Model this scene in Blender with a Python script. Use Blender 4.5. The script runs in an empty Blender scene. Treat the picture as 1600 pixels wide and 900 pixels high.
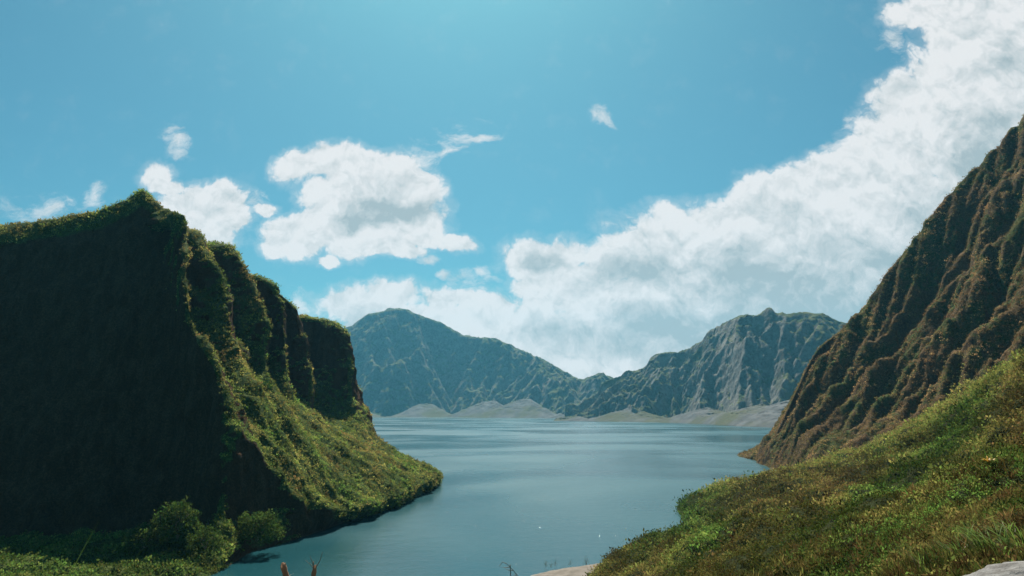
import bpy, math, random
import numpy as np
from mathutils import Vector

R = math.radians
SC = bpy.context.scene
COL = SC.collection
rng = np.random.default_rng(7)

# ------------------------------------------------------------------ camera
F, CX, CY, H = 1100.0, 800.0, 450.0, 32.0        # focal length and centre in photo pixels, eye height over the lake
PITCH = math.atan(191.0 / F)                      # horizon at row 641
cam = bpy.data.cameras.new('camera')
cam.sensor_width = 36.0
cam.lens = F / 1600.0 * 36.0
cam.clip_start, cam.clip_end = 0.1, 30000.0
cam_o = bpy.data.objects.new('camera', cam); COL.objects.link(cam_o)
cam_o.location = (0, 0, H); cam_o.rotation_euler = (math.pi / 2 + PITCH, 0, 0)
SC.camera = cam_o

SUN_AZ, SUN_EL = R(-5.0), R(53.5)                 # azimuth from +Y, clockwise
SKY_STRENGTH, SUN_STRENGTH, EXPOSURE = 0.052, 5.0, 0.75
SC.view_settings.view_transform = 'Standard'
SC.view_settings.look = 'None'
SC.view_settings.gamma = 1.0
SC.view_settings.exposure = EXPOSURE
SC.view_settings.use_curve_mapping = False
SC.render.engine = 'CYCLES'
SC.cycles.use_denoising = True
SC.cycles.max_bounces = 6
SC.cycles.volume_bounces = 0
SC.cycles.diffuse_bounces = 3
SC.cycles.transparent_max_bounces = 8


def ray(px, py):
    """unit-depth direction (Y = 1) through a point of the photo"""
    a, b = (px - CX) / F, (CY - py) / F
    y = math.cos(PITCH) - b * math.sin(PITCH)
    z = math.sin(PITCH) + b * math.cos(PITCH)
    return a / y, z / y


def P(px, py, Y=None):
    """world point seen at (px, py) at distance Y; without Y, where the ray meets the lake"""
    a, z = ray(px, py)
    if Y is None:
        Y = -H / z
    return np.array((a * Y, Y, H + z * Y))


# ------------------------------------------------------------------ node helpers
class NT:
    def __init__(self, tree):
        self.t = tree; self.n = tree.nodes; self.l = tree.links

    def add(self, typ, **kw):
        n = self.n.new(typ)
        for k, v in kw.items():
            setattr(n, k, v)
        return n

    def inp(self, sock, v):
        if hasattr(v, 'is_output') or isinstance(v, bpy.types.NodeSocket):
            self.l.new(v, sock)
        elif v is not None:
            if isinstance(v, tuple) and sock.type == 'RGBA' and len(v) == 3:
                v = v + (1.0,)
            sock.default_value = v

    def math(self, op, a, b=None, c=None, clamp=False):
        n = self.add('ShaderNodeMath', operation=op, use_clamp=clamp)
        for i, v in enumerate((a, b, c)):
            if v is not None:
                self.inp(n.inputs[i], v)
        return n.outputs[0]

    def vmath(self, op, a, b=None, out=0):
        n = self.add('ShaderNodeVectorMath', operation=op)
        self.inp(n.inputs[0], a)
        if b is not None:
            self.inp(n.inputs[3] if op == 'SCALE' else n.inputs[1], b)
        return n.outputs[out]

    def ramp(self, v, lo, hi, a=0.0, b=1.0, smooth=True):
        n = self.add('ShaderNodeMapRange', interpolation_type='SMOOTHSTEP' if smooth else 'LINEAR')
        n.clamp = True
        self.inp(n.inputs['Value'], v)
        for k, x in (('From Min', lo), ('From Max', hi), ('To Min', a), ('To Max', b)):
            self.inp(n.inputs[k], x)
        return n.outputs['Result']

    def noise(self, vec, scale, detail=4.0, rough=0.55, dist=0.0, out='Fac', typ='FBM', lac=2.0):
        n = self.add('ShaderNodeTexNoise')
        n.noise_dimensions = '3D'
        n.noise_type = typ
        self.inp(n.inputs['Vector'], vec)
        n.inputs['Scale'].default_value = scale
        n.inputs['Detail'].default_value = detail
        n.inputs['Roughness'].default_value = rough
        n.inputs['Lacunarity'].default_value = lac
        n.inputs['Distortion'].default_value = dist
        return n.outputs[out]

    def mapping(self, vec, loc=(0, 0, 0), rot=(0, 0, 0), scale=(1, 1, 1), typ='POINT'):
        n = self.add('ShaderNodeMapping', vector_type=typ)
        self.inp(n.inputs['Vector'], vec)
        n.inputs['Location'].default_value = loc
        n.inputs['Rotation'].default_value = rot
        n.inputs['Scale'].default_value = scale
        return n.outputs[0]

    def mix(self, f, a, b, blend='MIX'):
        n = self.add('ShaderNodeMix', data_type='RGBA', blend_type=blend)
        self.inp(n.inputs[0], f)
        for s, v in ((n.inputs[6], a), (n.inputs[7], b)):
            if isinstance(v, tuple):
                v = v + (1.0,) if len(v) == 3 else v
            self.inp(s, v)
        return n.outputs[2]


# ------------------------------------------------------------------ sky: Nishita air with cumulus
world = bpy.data.worlds.new('World'); SC.world = world
world.use_nodes = True
w = NT(world.node_tree); w.n.clear()
sky = w.add('ShaderNodeTexSky', sky_type='NISHITA')
sky.sun_disc = False
sky.sun_elevation = SUN_EL
sky.sun_rotation = SUN_AZ
sky.altitude = 900.0
sky.air_density = 1.0
sky.dust_density = 3.2
sky.ozone_density = 1.0
SKY_TINT = (0.34, 0.83, 0.86)
air = w.mix(1.0, sky.outputs[0], SKY_TINT, 'MULTIPLY')
gen = w.add('ShaderNodeTexCoord').outputs['Generated']
sep = w.add('ShaderNodeSeparateXYZ'); w.inp(sep.inputs[0], gen)
ysafe = w.math('MAXIMUM', sep.outputs[1], 0.08)
su = w.math('DIVIDE', sep.outputs[0], ysafe)
sv = w.math('DIVIDE', sep.outputs[2], ysafe)
cmb = w.add('ShaderNodeCombineXYZ'); w.inp(cmb.inputs[0], su); w.inp(cmb.inputs[1], sv)
uv = cmb.outputs[0]
# turbulence bends the cloud outlines
wn = w.noise(uv, 7.0, 5.0, 0.6, out='Color')
wv = w.vmath('SCALE', w.vmath('SUBTRACT', wn, (0.5, 0.5, 0.5)), 0.075)
flat = w.vmath('MULTIPLY', wv, (1, 1, 0))
uvw = w.vmath('ADD', uv, flat)


def blobs(vec, items, soft=0.08):
    acc = None
    for it in items:
        px, py, rx, ry = it[:4]
        rot = it[4] if len(it) > 4 else 0.0
        gain = it[5] if len(it) > 5 else 1.0
        a, z = ray(px, py)
        a2, _ = ray(px + 10, py); _, z2 = ray(px, py - 10)
        kx, kz = (a2 - a) / 10, (z2 - z) / 10
        m = w.mapping(vec, (a, z, 0), (0, 0, R(rot)), (rx * kx * 1.35, ry * kz * 1.35, 1), 'TEXTURE')
        g = w.add('ShaderNodeTexGradient', gradient_type='SPHERICAL'); w.inp(g.inputs[0], m)
        v = g.outputs['Fac']
        if gain != 1.0:
            v = w.math('MULTIPLY', v, gain)
        if acc is None:
            acc = v
        else:
            acc = w.math('SMOOTH_MAX', acc, v, soft)
    return acc


CLOUDS = [
    # the cumulus over the lake
    (465, 255, 46, 32), (520, 250, 72, 36, 0, 1.25), (590, 275, 82, 42, 0, 1.25), (640, 300, 52, 60, 0, 1.25), (600, 340, 95, 52, 0, 1.35), (560, 310, 70, 40, 0, 1.25),
    (530, 340, 50, 50), (475, 372, 66, 42, 0, 1.25), (560, 372, 86, 40, 0, 1.25), (620, 394, 44, 18), (712, 380, 42, 18, -12), (515, 412, 22, 12), (665, 350, 40, 36), (545, 322, 62, 56, 0, 1.5), (505, 300, 46, 34), (500, 350, 50, 40, 0, 1.2),
    (440, 392, 34, 22), (420, 322, 26, 14),
    # the one behind the cliff
    (240, 272, 30, 28), (258, 292, 36, 18), (330, 318, 68, 42, 0, 1.25), (285, 335, 64, 44, 0, 1.25), (365, 345, 44, 32), (320, 370, 84, 32),
    # low bank on the left
    (545, 478, 62, 32), (610, 468, 62, 28), (700, 472, 74, 30), (770, 492, 64, 32), (680, 515, 170, 40, 0, 1.35), (840, 530, 90, 50, 0, 1.35),
    # the great bank climbing to the right
    (835, 402, 66, 36), (885, 393, 44, 30), (890, 450, 90, 52, 0, 1.35), (960, 410, 80, 50), (1050, 345, 54, 50), (1050, 400, 130, 80, 0, 1.35),
    (1110, 350, 70, 50), (1178, 315, 54, 50), (1180, 380, 120, 80, 0, 1.5), (1270, 325, 90, 66, 0, 1.5), (1330, 305, 90, 72, 0, 1.5), (1390, 250, 80, 84, 0, 1.5),
    (1440, 190, 74, 76, 0, 1.5), (1500, 140, 82, 84, 0, 1.5), (1560, 60, 130, 90, 0, 1.5), (1440, 18, 64, 40), (1520, 10, 110, 50), (1580, 230, 160, 150, 0, 1.5),
    (1450, 380, 170, 130, 0, 1.5), (1250, 440, 200, 100, 0, 1.5), (1000, 500, 170, 80, 0, 1.35), (1150, 520, 260, 100, 0, 1.5), (950, 560, 190, 60, 0, 1.35), (1420, 500, 200, 100, 0, 1.5), (1700, 300, 200, 300, 0, 1.5), (1700, 60, 150, 150, 0, 1.5),
]
WISPS = [
    (273, 222, 42, 20, -52), (655, 245, 60, 20), (745, 213, 44, 12, 12), (700, 235, 44, 14, 20), (942, 178, 28, 16, -20),
    (80, 318, 55, 20, 10), (155, 300, 28, 24, -60), (30, 357, 70, 12), (1330, 195, 30, 16, 25), (660, 410, 26, 14), (690, 432, 18, 10),
    (755, 425, 20, 16), (1310, 235, 60, 22, 20), (1290, 262, 50, 26), (720, 210, 90, 40, 10, .6), (60, 330, 110, 40, 0, .7),
    (400, 310, 40, 30, 0, .8), (1400, 60, 40, 40, 0, .8), (470, 480, 40, 30, 0, .8), (740, 440, 60, 30, 0, .7),
]
CORES = [
    (590, 325, 70, 34), (640, 328, 50, 24), (550, 335, 34, 34), (852, 408, 42, 18), (1010, 425, 110, 42, 10, .8), (1230, 450, 180, 80), (1400, 430, 110, 80, 0, .8),
    (1490, 360, 130, 120, 0, .75), (1560, 290, 90, 130), (1570, 110, 50, 60, 0, .6), (1100, 520, 220, 50), (1300, 510, 220, 60), (900, 520, 100, 24, 0, .8), (1060, 570, 140, 22, 0, .6),
    (1240, 340, 50, 30, 0, .45), (575, 508, 50, 18, 0, .7), (1000, 365, 40, 20, 20, .4), (1430, 330, 24, 40, 0, .5),
]
body = blobs(uvw, CLOUDS)
core = blobs(uvw, CORES, 0.1)
wisp = blobs(uvw, WISPS, 0.05)


def puffs(vec, scale, detail):
    v = w.add('ShaderNodeTexVoronoi', feature='F1')
    v.voronoi_dimensions = '3D'
    w.inp(v.inputs['Vector'], vec)
    v.inputs['Scale'].default_value = scale
    v.inputs['Detail'].default_value = detail
    v.inputs['Roughness'].default_value = 0.6
    v.inputs['Lacunarity'].default_value = 2.2
    return v.outputs['Distance']


wn2 = w.noise(uv, 38.0, 4.0, 0.6, out='Color')
uvp = w.vmath('ADD', uvw, w.vmath('MULTIPLY', w.vmath('SUBTRACT', wn2, (0.5, 0.5, 0.5)), (0.022, 0.022, 0.0)))
TOSUN = (-0.003, 0.013, 0.0)
uvp2 = w.vmath('ADD', uvp, TOSUN)
pf = puffs(uvp, 21.0, 3.0); pf2 = puffs(uvp2, 21.0, 3.0)
n_big = w.noise(uvw, 10.0, 10.0, 0.62)
n_up = w.noise(w.vmath('ADD', uvw, (-0.004, 0.022, 0.0)), 10.0, 10.0, 0.62)
dens = w.math('ADD', w.math('MULTIPLY', body, 1.55), w.math('MULTIPLY', w.math('SUBTRACT', n_big, 0.5), 0.95))
dens = w.math('ADD', dens, w.math('MULTIPLY', w.math('SUBTRACT', 0.42, pf), 0.5))
dens = w.math('SUBTRACT', dens, 0.10)
gate = w.ramp(body, 0.0, 0.10)
alpha = w.math('MULTIPLY', w.math('ADD', w.math('MULTIPLY', w.ramp(dens, 0.0, 0.32), 0.82), w.math('MULTIPLY', w.ramp(dens, -0.35, 0.05), 0.18)), w.ramp(body, 0.0, 0.22))
n_w = w.noise(w.mapping(uvw, rot=(0, 0, 0.5), scale=(1, 1.9, 1)), 22.0, 7.0, 0.66)
wd = w.math('ADD', w.math('MULTIPLY', wisp, 1.5), w.math('MULTIPLY', w.math('SUBTRACT', n_w, 0.5), 3.4))
wa = w.math('MULTIPLY', w.math('MULTIPLY', w.ramp(wd, 0.45, 1.6), w.ramp(wisp, 0.0, 0.5)), 0.8)
alpha = w.math('MAXIMUM', alpha, wa)
front = w.math('GREATER_THAN', sep.outputs[1], 0.1)
alpha = w.math('MULTIPLY', alpha, front)
relief = w.math('ADD', w.math('MULTIPLY', w.math('SUBTRACT', n_big, n_up), 1.9), w.math('MULTIPLY', w.math('SUBTRACT', pf2, pf), 0.6))
thick = w.math('ADD', w.math('MULTIPLY', core, 1.65), w.math('MULTIPLY', w.math('SUBTRACT', n_big, 0.5), 1.1))
grey = w.math('SUBTRACT', w.math('ADD', w.math('MULTIPLY', w.ramp(thick, -0.05, 1.35), 0.92), 0.05), relief, clamp=True)
LIT, DIM = (9.6, 9.5, 9.5), (4.6, 5.5, 5.8)
cl = w.mix(grey, LIT, DIM)
skycol = w.mix(alpha, air, cl)
bg = w.add('ShaderNodeBackground'); w.inp(bg.inputs[0], skycol); bg.inputs[1].default_value = SKY_STRENGTH
wo = w.add('ShaderNodeOutputWorld'); w.l.new(bg.outputs[0], wo.inputs[0])
world.cycles.sampling_method = 'MANUAL'
world.cycles.sample_map_resolution = 512

sun = bpy.data.lights.new('sun', 'SUN')
sun.energy = SUN_STRENGTH; sun.angle = R(0.5); sun.color = (1.0, 0.95, 0.86)
sun_o = bpy.data.objects.new('sun', sun); COL.objects.link(sun_o)
sd = Vector((math.sin(SUN_AZ) * math.cos(SUN_EL), math.cos(SUN_AZ) * math.cos(SUN_EL), math.sin(SUN_EL)))
sun_o.rotation_euler = sd.to_track_quat('Z', 'Y').to_euler()
sun_o.location = (0, 0, 400)

# ------------------------------------------------------------------ numpy noise
_perm = np.random.default_rng(11).permutation(256)
_perm = np.concatenate([_perm, _perm, _perm])
_g = np.random.default_rng(12).normal(size=(256, 3)); _g /= np.linalg.norm(_g, axis=1)[:, None]


def perlin(p):
    i = np.floor(p).astype(np.int64); f = p - i
    i &= 255
    t = f * f * f * (f * (f * 6 - 15) + 10)
    out = 0
    for dx in (0, 1):
        wx = t[:, 0] if dx else 1 - t[:, 0]
        for dy in (0, 1):
            wy = t[:, 1] if dy else 1 - t[:, 1]
            for dz in (0, 1):
                wz = t[:, 2] if dz else 1 - t[:, 2]
                h = _perm[_perm[_perm[(i[:, 0] + dx) & 255] + ((i[:, 1] + dy) & 255)] + ((i[:, 2] + dz) & 255)]
                g = _g[h]
                d = g[:, 0] * (f[:, 0] - dx) + g[:, 1] * (f[:, 1] - dy) + g[:, 2] * (f[:, 2] - dz)
                out = out + wx * wy * wz * d
    return out * 1.5


def fbm(p, octs=5, gain=0.5, lac=2.03):
    a, s, r = 1.0, 0.0, 0.0
    for k in range(octs):
        s = s + a * perlin(p * (lac ** k) + k * 17.3); r += a; a *= gain
    return s / r


def ridged(p, octs=5, gain=0.5, lac=2.03):
    a, s, r, wgt = 1.0, 0.0, 0.0, 1.0
    for k in range(octs):
        n = (1 - np.abs(perlin(p * (lac ** k) + k * 31.7))) ** 2
        s = s + a * n * wgt; r += a; a *= gain
        wgt = np.clip(n * 1.6, 0, 1)
    return s / r


def sstep(x, a, b):
    t = np.clip((x - a) / (b - a), 0, 1)
    return t * t * (3 - 2 * t)


# ------------------------------------------------------------------ lofted terrain
def catmull(A, n_per, tens=0.5):
    """A (n, m, 3) control rows -> finer rows; n_per = steps in each span"""
    n = len(A); out = []
    for i in range(n - 1):
        p0, p1, p2, p3 = A[max(i - 1, 0)], A[i], A[i + 1], A[min(i + 2, n - 1)]
        k = n_per[i]
        for j in range(k):
            t = j / k
            m1, m2 = (p2 - p0) * tens, (p3 - p1) * tens
            out.append((2 * t**3 - 3 * t**2 + 1) * p1 + (t**3 - 2 * t**2 + t) * m1 + (-2 * t**3 + 3 * t**2) * p2 + (t**3 - t**2) * m2)
    out.append(A[-1])
    return np.array(out)


def loft(curves, du, dv, tens=0.4, max_u=60, max_v=60):
    """curves (n, m, 3); du, dv wanted edge lengths: numbers, or a function of the mean distance Y of a span"""
    C = np.array(curves, float)
    def steps(A, d, mx):
        r = []
        for i in range(len(A) - 1):
            L = np.linalg.norm(A[i + 1] - A[i], axis=-1).mean()
            Y = (A[i + 1][:, 1] + A[i][:, 1]).mean() / 2
            r.append(int(np.clip(L / (d(Y) if callable(d) else d), 2, mx)))
        return r
    nu = steps(C, du, max_u)
    nv = steps(C.transpose(1, 0, 2), dv, max_v)
    G = catmull(C, nu, tens)
    G = catmull(G.transpose(1, 0, 2), nv, tens).transpose(1, 0, 2)
    U = np.concatenate([np.linspace(i, i + 1, k, endpoint=False) for i, k in enumerate(nu)] + [[len(nu)]])
    V = np.concatenate([np.linspace(i, i + 1, k, endpoint=False) for i, k in enumerate(nv)] + [[len(nv)]])
    return G, U, V


def project(p):
    y = p[:, 1] * math.cos(PITCH) + (p[:, 2] - H) * math.sin(PITCH)
    z = -p[:, 1] * math.sin(PITCH) + (p[:, 2] - H) * math.cos(PITCH)
    y = np.where(y < 0.3, 0.3, y)
    return CX + F * p[:, 0] / y, CY - F * z / y, y


def upsample(A, k):
    n = [k] * (A.shape[0] - 1)
    A = catmull(A.reshape(A.shape[0], -1, 1), n, 0.5).reshape(-1, A.shape[1])
    A = catmull(A.T.reshape(A.shape[1], -1, 1), [k] * (A.shape[1] - 1), 0.5).reshape(-1, A.shape[0]).T
    return A


def erode(X, Y, z, lock, n_it, K, m_exp, uplift, talus=1.35):
    """stream-power erosion of heights z at plan positions X, Y; lock = cells whose height never changes"""
    ns, nt = z.shape
    z = z.copy(); lk = lock.ravel().tolist()
    I, J = np.meshgrid(np.arange(ns), np.arange(nt), indexing='ij')
    offs = [(-1, -1), (-1, 0), (-1, 1), (0, -1), (0, 1), (1, -1), (1, 0), (1, 1)]
    nb = []
    for a, b in offs:
        i2, j2 = np.clip(I + a, 0, ns - 1), np.clip(J + b, 0, nt - 1)
        nb.append((i2, j2, np.maximum(np.hypot(X - X[i2, j2], Y - Y[i2, j2]), 1e-3)))
    da = np.abs(np.gradient(X, axis=0) * np.gradient(Y, axis=1) - np.gradient(X, axis=1) * np.gradient(Y, axis=0)).ravel().tolist()
    for it in range(n_it):
        z += uplift * ~lock
        best = np.zeros(z.shape); rec = I * nt + J; dst = np.ones(z.shape)
        for i2, j2, L in nb:
            sl = (z - z[i2, j2]) / L
            ok = sl > best
            best = np.where(ok, sl, best); rec = np.where(ok, i2 * nt + j2, rec); dst = np.where(ok, L, dst)
        zf = z.ravel(); order = np.argsort(zf, kind='stable')
        recl = rec.ravel().tolist(); A = list(da)
        for c in order[::-1].tolist():
            r = recl[c]
            if r != c:
                A[r] += A[c]
        Fk = (K * np.array(A) ** m_exp / dst.ravel()).tolist()
        zl = zf.tolist()
        for c in order.tolist():
            r = recl[c]
            if r != c and not lk[c]:
                zl[c] = (zl[c] + Fk[c] * zl[r]) / (1 + Fk[c])
        z = np.array(zl).reshape(z.shape)
        for i2, j2, L in nb:                       # nothing stays steeper than the talus slope
            z = z - np.clip(z - z[i2, j2] - talus * L, 0, None) * 0.3 * ~lock
    return z


def interp(tab, x):
    a = np.array(tab, float)
    return np.interp(x, a[:, 0], a[:, 1])


def grid_normals(G):
    a = np.gradient(G, axis=0); b = np.gradient(G, axis=1)
    n = np.cross(a, b)
    n /= np.linalg.norm(n, axis=-1)[..., None] + 1e-9
    return n


def grid_mesh(name, G, mat, attrs=None, flip=False):
    nu, nv = G.shape[:2]
    idx = np.arange(nu * nv).reshape(nu, nv)
    q = np.stack([idx[:-1, :-1], idx[1:, :-1], idx[1:, 1:], idx[:-1, 1:]], -1).reshape(-1, 4)
    if flip:
        q = q[:, ::-1]
    return np_mesh(name, G.reshape(-1, 3), q, mat, attrs, True)


def np_mesh(name, verts, faces, mat, attrs=None, smooth=False, parent=None):
    me = bpy.data.meshes.new(name)
    nf, k = faces.shape
    me.vertices.add(len(verts)); me.vertices.foreach_set('co', np.ascontiguousarray(verts, np.float32).ravel())
    me.loops.add(nf * k); me.loops.foreach_set('vertex_index', np.ascontiguousarray(faces, np.int32).ravel())
    me.polygons.add(nf)
    me.polygons.foreach_set('loop_start', np.arange(0, nf * k, k, dtype=np.int32))
    me.polygons.foreach_set('use_smooth', np.full(nf, smooth, dtype=bool))
    for an, av in (attrs or {}).items():
        at = me.attributes.new(an, 'FLOAT', 'POINT'); at.data.foreach_set('value', np.ascontiguousarray(av, np.float32).ravel())
    me.update(calc_edges=True); me.validate()
    me.materials.append(mat)
    o = bpy.data.objects.new(name, me); COL.objects.link(o)
    if parent:
        o.parent = parent
    return o


def tag(o, label, cat, group=None, kind=None):
    o['label'] = label; o['category'] = cat
    if group: o['group'] = group
    if kind: o['kind'] = kind
    return o


# ------------------------------------------------------------------ materials
def new_mat(name):
    m = bpy.data.materials.new(name); m.use_nodes = True
    t = NT(m.node_tree); t.n.clear()
    return m, t


def finish(t, col, rough=0.9, bump=None, bump_d=0.2, spec=0.15):
    b = t.add('ShaderNodeBsdfPrincipled'); t.inp(b.inputs['Base Color'], col); t.inp(b.inputs['Roughness'], rough)
    b.inputs['Specular IOR Level'].default_value = spec
    if bump is not None:
        bn = t.add('ShaderNodeBump'); t.inp(bn.inputs['Height'], bump); bn.inputs['Distance'].default_value = bump_d
        bn.inputs['Strength'].default_value = 1.0
        t.l.new(bn.outputs[0], b.inputs['Normal'])
    o = t.add('ShaderNodeOutputMaterial'); t.l.new(b.outputs[0], o.inputs[0])
    return b


def attr(t, name):
    n = t.add('ShaderNodeAttribute'); n.attribute_name = name
    return n.outputs['Fac']


def veg_rock_mat(name, scale, green_a, green_b, brown, rock_a, rock_b, brown_bias, veg_lo=0.25, veg_hi=0.6, bump_d=0.5):
    """scrub on the gentler faces, bare rock on the steep ones; attribute veg = how much scrub grows"""
    m, t = new_mat(name)
    pos = t.add('ShaderNodeNewGeometry').outputs['Position']
    veg = attr(t, 'veg')
    n1 = t.noise(pos, 0.09 * scale, 6, 0.62)
    n2 = t.noise(pos, 0.55 * scale, 5, 0.6)
    n3 = t.noise(pos, 2.2 * scale, 3, 0.6)
    g = t.mix(t.ramp(n2, 0.36, 0.64), green_a, green_b)
    g = t.mix(t.ramp(t.math('ADD', n1, t.math('MULTIPLY', t.math('SUBTRACT', n2, 0.5), 0.5)), brown_bias, brown_bias + 0.16), g, brown)
    stre = t.noise(t.mapping(pos, scale=(1, 1, 0.22)), 0.35 * scale, 5, 0.65)
    r = t.mix(t.ramp(stre, 0.35, 0.68), rock_a, rock_b)
    f = t.ramp(t.math('ADD', veg, t.math('MULTIPLY', t.math('SUBTRACT', n2, 0.5), 0.55)), veg_lo, veg_hi)
    col = t.mix(f, r, g)
    col = t.mix(1.0, col, t.ramp(n3, 0.3, 0.75, 0.6, 1.25), 'MULTIPLY')
    h = t.math('ADD', t.math('MULTIPLY', n2, 1.2), t.math('MULTIPLY', n3, 0.5))
    h = t.math('ADD', h, t.math('MULTIPLY', stre, 0.8))
    finish(t, col, 0.95, h, bump_d, 0.05)
    return m


M_cliff = veg_rock_mat('cliff_scrub', 1.0, (0.045, 0.075, 0.016), (0.085, 0.105, 0.028), (0.095, 0.075, 0.03), (0.060, 0.029, 0.012), (0.095, 0.052, 0.026), 0.60)
M_brown = veg_rock_mat('brown_scrub', 0.6, (0.055, 0.075, 0.02), (0.085, 0.085, 0.026), (0.12, 0.075, 0.036), (0.055, 0.034, 0.020), (0.11, 0.068, 0.040), 0.40, bump_d=0.8)
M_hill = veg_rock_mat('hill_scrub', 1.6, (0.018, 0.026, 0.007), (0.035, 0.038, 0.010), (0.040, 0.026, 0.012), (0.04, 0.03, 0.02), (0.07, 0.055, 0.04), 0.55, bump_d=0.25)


def far_mat():
    m, t = new_mat('far_mountain')
    pos = t.add('ShaderNodeNewGeometry').outputs['Position']
    veg = attr(t, 'veg'); scree = attr(t, 'scree')
    n1 = t.noise(pos, 0.006, 7, 0.62)
    n2 = t.noise(pos, 0.03, 6, 0.62)
    n3 = t.noise(pos, 0.12, 4, 0.6)
    g = t.mix(t.ramp(n2, 0.38, 0.62), (0.04, 0.058, 0.025), (0.115, 0.118, 0.055))
    rk = t.mix(t.ramp(t.math('ADD', t.math('MULTIPLY', n2, 0.7), t.math('MULTIPLY', n3, 0.3)), 0.36, 0.64), (0.075, 0.07, 0.063), (0.20, 0.185, 0.165))
    f = t.ramp(t.math('ADD', veg, t.math('MULTIPLY', t.math('SUBTRACT', n1, 0.5), 1.9)), 0.2, 0.6)
    col = t.mix(f, rk, g)
    sc = t.mix(t.ramp(n2, 0.35, 0.7), (0.085, 0.083, 0.080), (0.145, 0.142, 0.136))
    sc = t.mix(t.ramp(n1, 0.42, 0.60, 0.0, 0.85), sc, (0.09, 0.09, 0.045))
    fs = t.ramp(t.math('ADD', scree, t.math('MULTIPLY', t.math('SUBTRACT', n2, 0.5), 0.5)), 0.42, 0.6)
    col = t.mix(fs, col, sc)
    h = t.math('ADD', t.math('MULTIPLY', n2, 3.5), t.math('MULTIPLY', n3, 0.8))
    finish(t, col, 0.95, h, 1.0, 0.03)
    return m


M_far = far_mat()

mw, t = new_mat('lake_water')
pos = t.add('ShaderNodeNewGeometry').outputs['Position']
fine = t.noise(t.mapping(pos, rot=(0, 0, 0.5), scale=(1, 1.7, 1)), 0.9, 4, 0.6)
swell = t.noise(t.mapping(pos, rot=(0, 0, -0.3), scale=(1, 1.5, 1)), 0.16, 3, 0.5)
wind = t.noise(t.mapping(pos, rot=(0, 0, 0.25), scale=(0.7, 1, 1)), 0.0065, 3, 0.5, dist=0.6)
h = t.math('ADD', t.math('MULTIPLY', fine, 0.35), t.math('MULTIPLY', swell, 0.8))
h = t.math('MULTIPLY', h, t.ramp(wind, 0.35, 0.65, 0.45, 1.0))
wcol = t.mix(t.ramp(wind, 0.3, 0.7), (0.006, 0.050, 0.060), (0.014, 0.076, 0.088))
b = finish(t, wcol, t.ramp(wind, 0.35, 0.65, 0.17, 0.34), h, 0.33, 0.5)
b.inputs['IOR'].default_value = 1.33
bump_out = b.inputs['Normal'].links[0].from_socket
vc = t.add('ShaderNodeTexVoronoi', feature='F1'); t.inp(vc.inputs['Vector'], t.mapping(pos, scale=(1, 0.35, 1))); vc.inputs['Scale'].default_value = 8.0
tilt = t.vmath('MULTIPLY', t.vmath('SUBTRACT', vc.outputs['Color'], (0.5, 0.5, 0.0)), (0.5, 0.9, 0.0))
tilt = t.vmath('NORMALIZE', t.vmath('ADD', tilt, (0, 0, 1)))
wnz = t.add('ShaderNodeTexWhiteNoise', noise_dimensions='3D'); t.inp(wnz.inputs['Vector'], vc.outputs['Position'])
chop = t.noise(pos, 0.03, 2, 0.5)
few = t.math('MULTIPLY', t.math('GREATER_THAN', wnz.outputs['Value'], 0.86), t.math('GREATER_THAN', chop, 0.47))
few = t.math('MULTIPLY', few, t.math('LESS_THAN', vc.outputs['Distance'], 0.22))
nm = t.add('ShaderNodeMix', data_type='VECTOR'); t.inp(nm.inputs[0], few); t.l.new(bump_out, nm.inputs[4]); t.l.new(tilt, nm.inputs[5])
t.l.new(nm.outputs[1], b.inputs['Normal'])
rg = b.inputs['Roughness'].links[0].from_socket
rm = t.math('MULTIPLY', rg, t.ramp(few, 0.0, 1.0, 1.0, 0.35))
t.l.new(rm, b.inputs['Roughness'])
M_water = mw

# ------------------------------------------------------------------ lake
s = 7000.0
nx = 24
gx, gy = np.meshgrid(np.linspace(-4200, 4200, nx), np.linspace(-400, 4500, nx), indexing='ij')
lake = grid_mesh('lake', np.stack([gx, gy, gx * 0], -1), M_water)
tag(lake, 'calm blue green crater lake filling the bowl between the cliffs', 'lake', kind='structure')

# ------------------------------------------------------------------ left cliff and its green apron
def lcurve(rim, c1, c2, foot, a1, a2, bank, shore, back=(-45, 28, 3)):
    p = [P(*q) for q in (rim, c1, c2, foot, a1, a2, bank, shore)]
    r = p[0]
    b1 = r + np.array(back) * 0.35; b2 = r + np.array(back); b3 = r + np.array((-240, 130, -25))
    low = p[-1] + (p[-1] - p[-2]) * 0.4; low[2] = -4
    return [b3, b2, b1] + p + [low]


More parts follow.
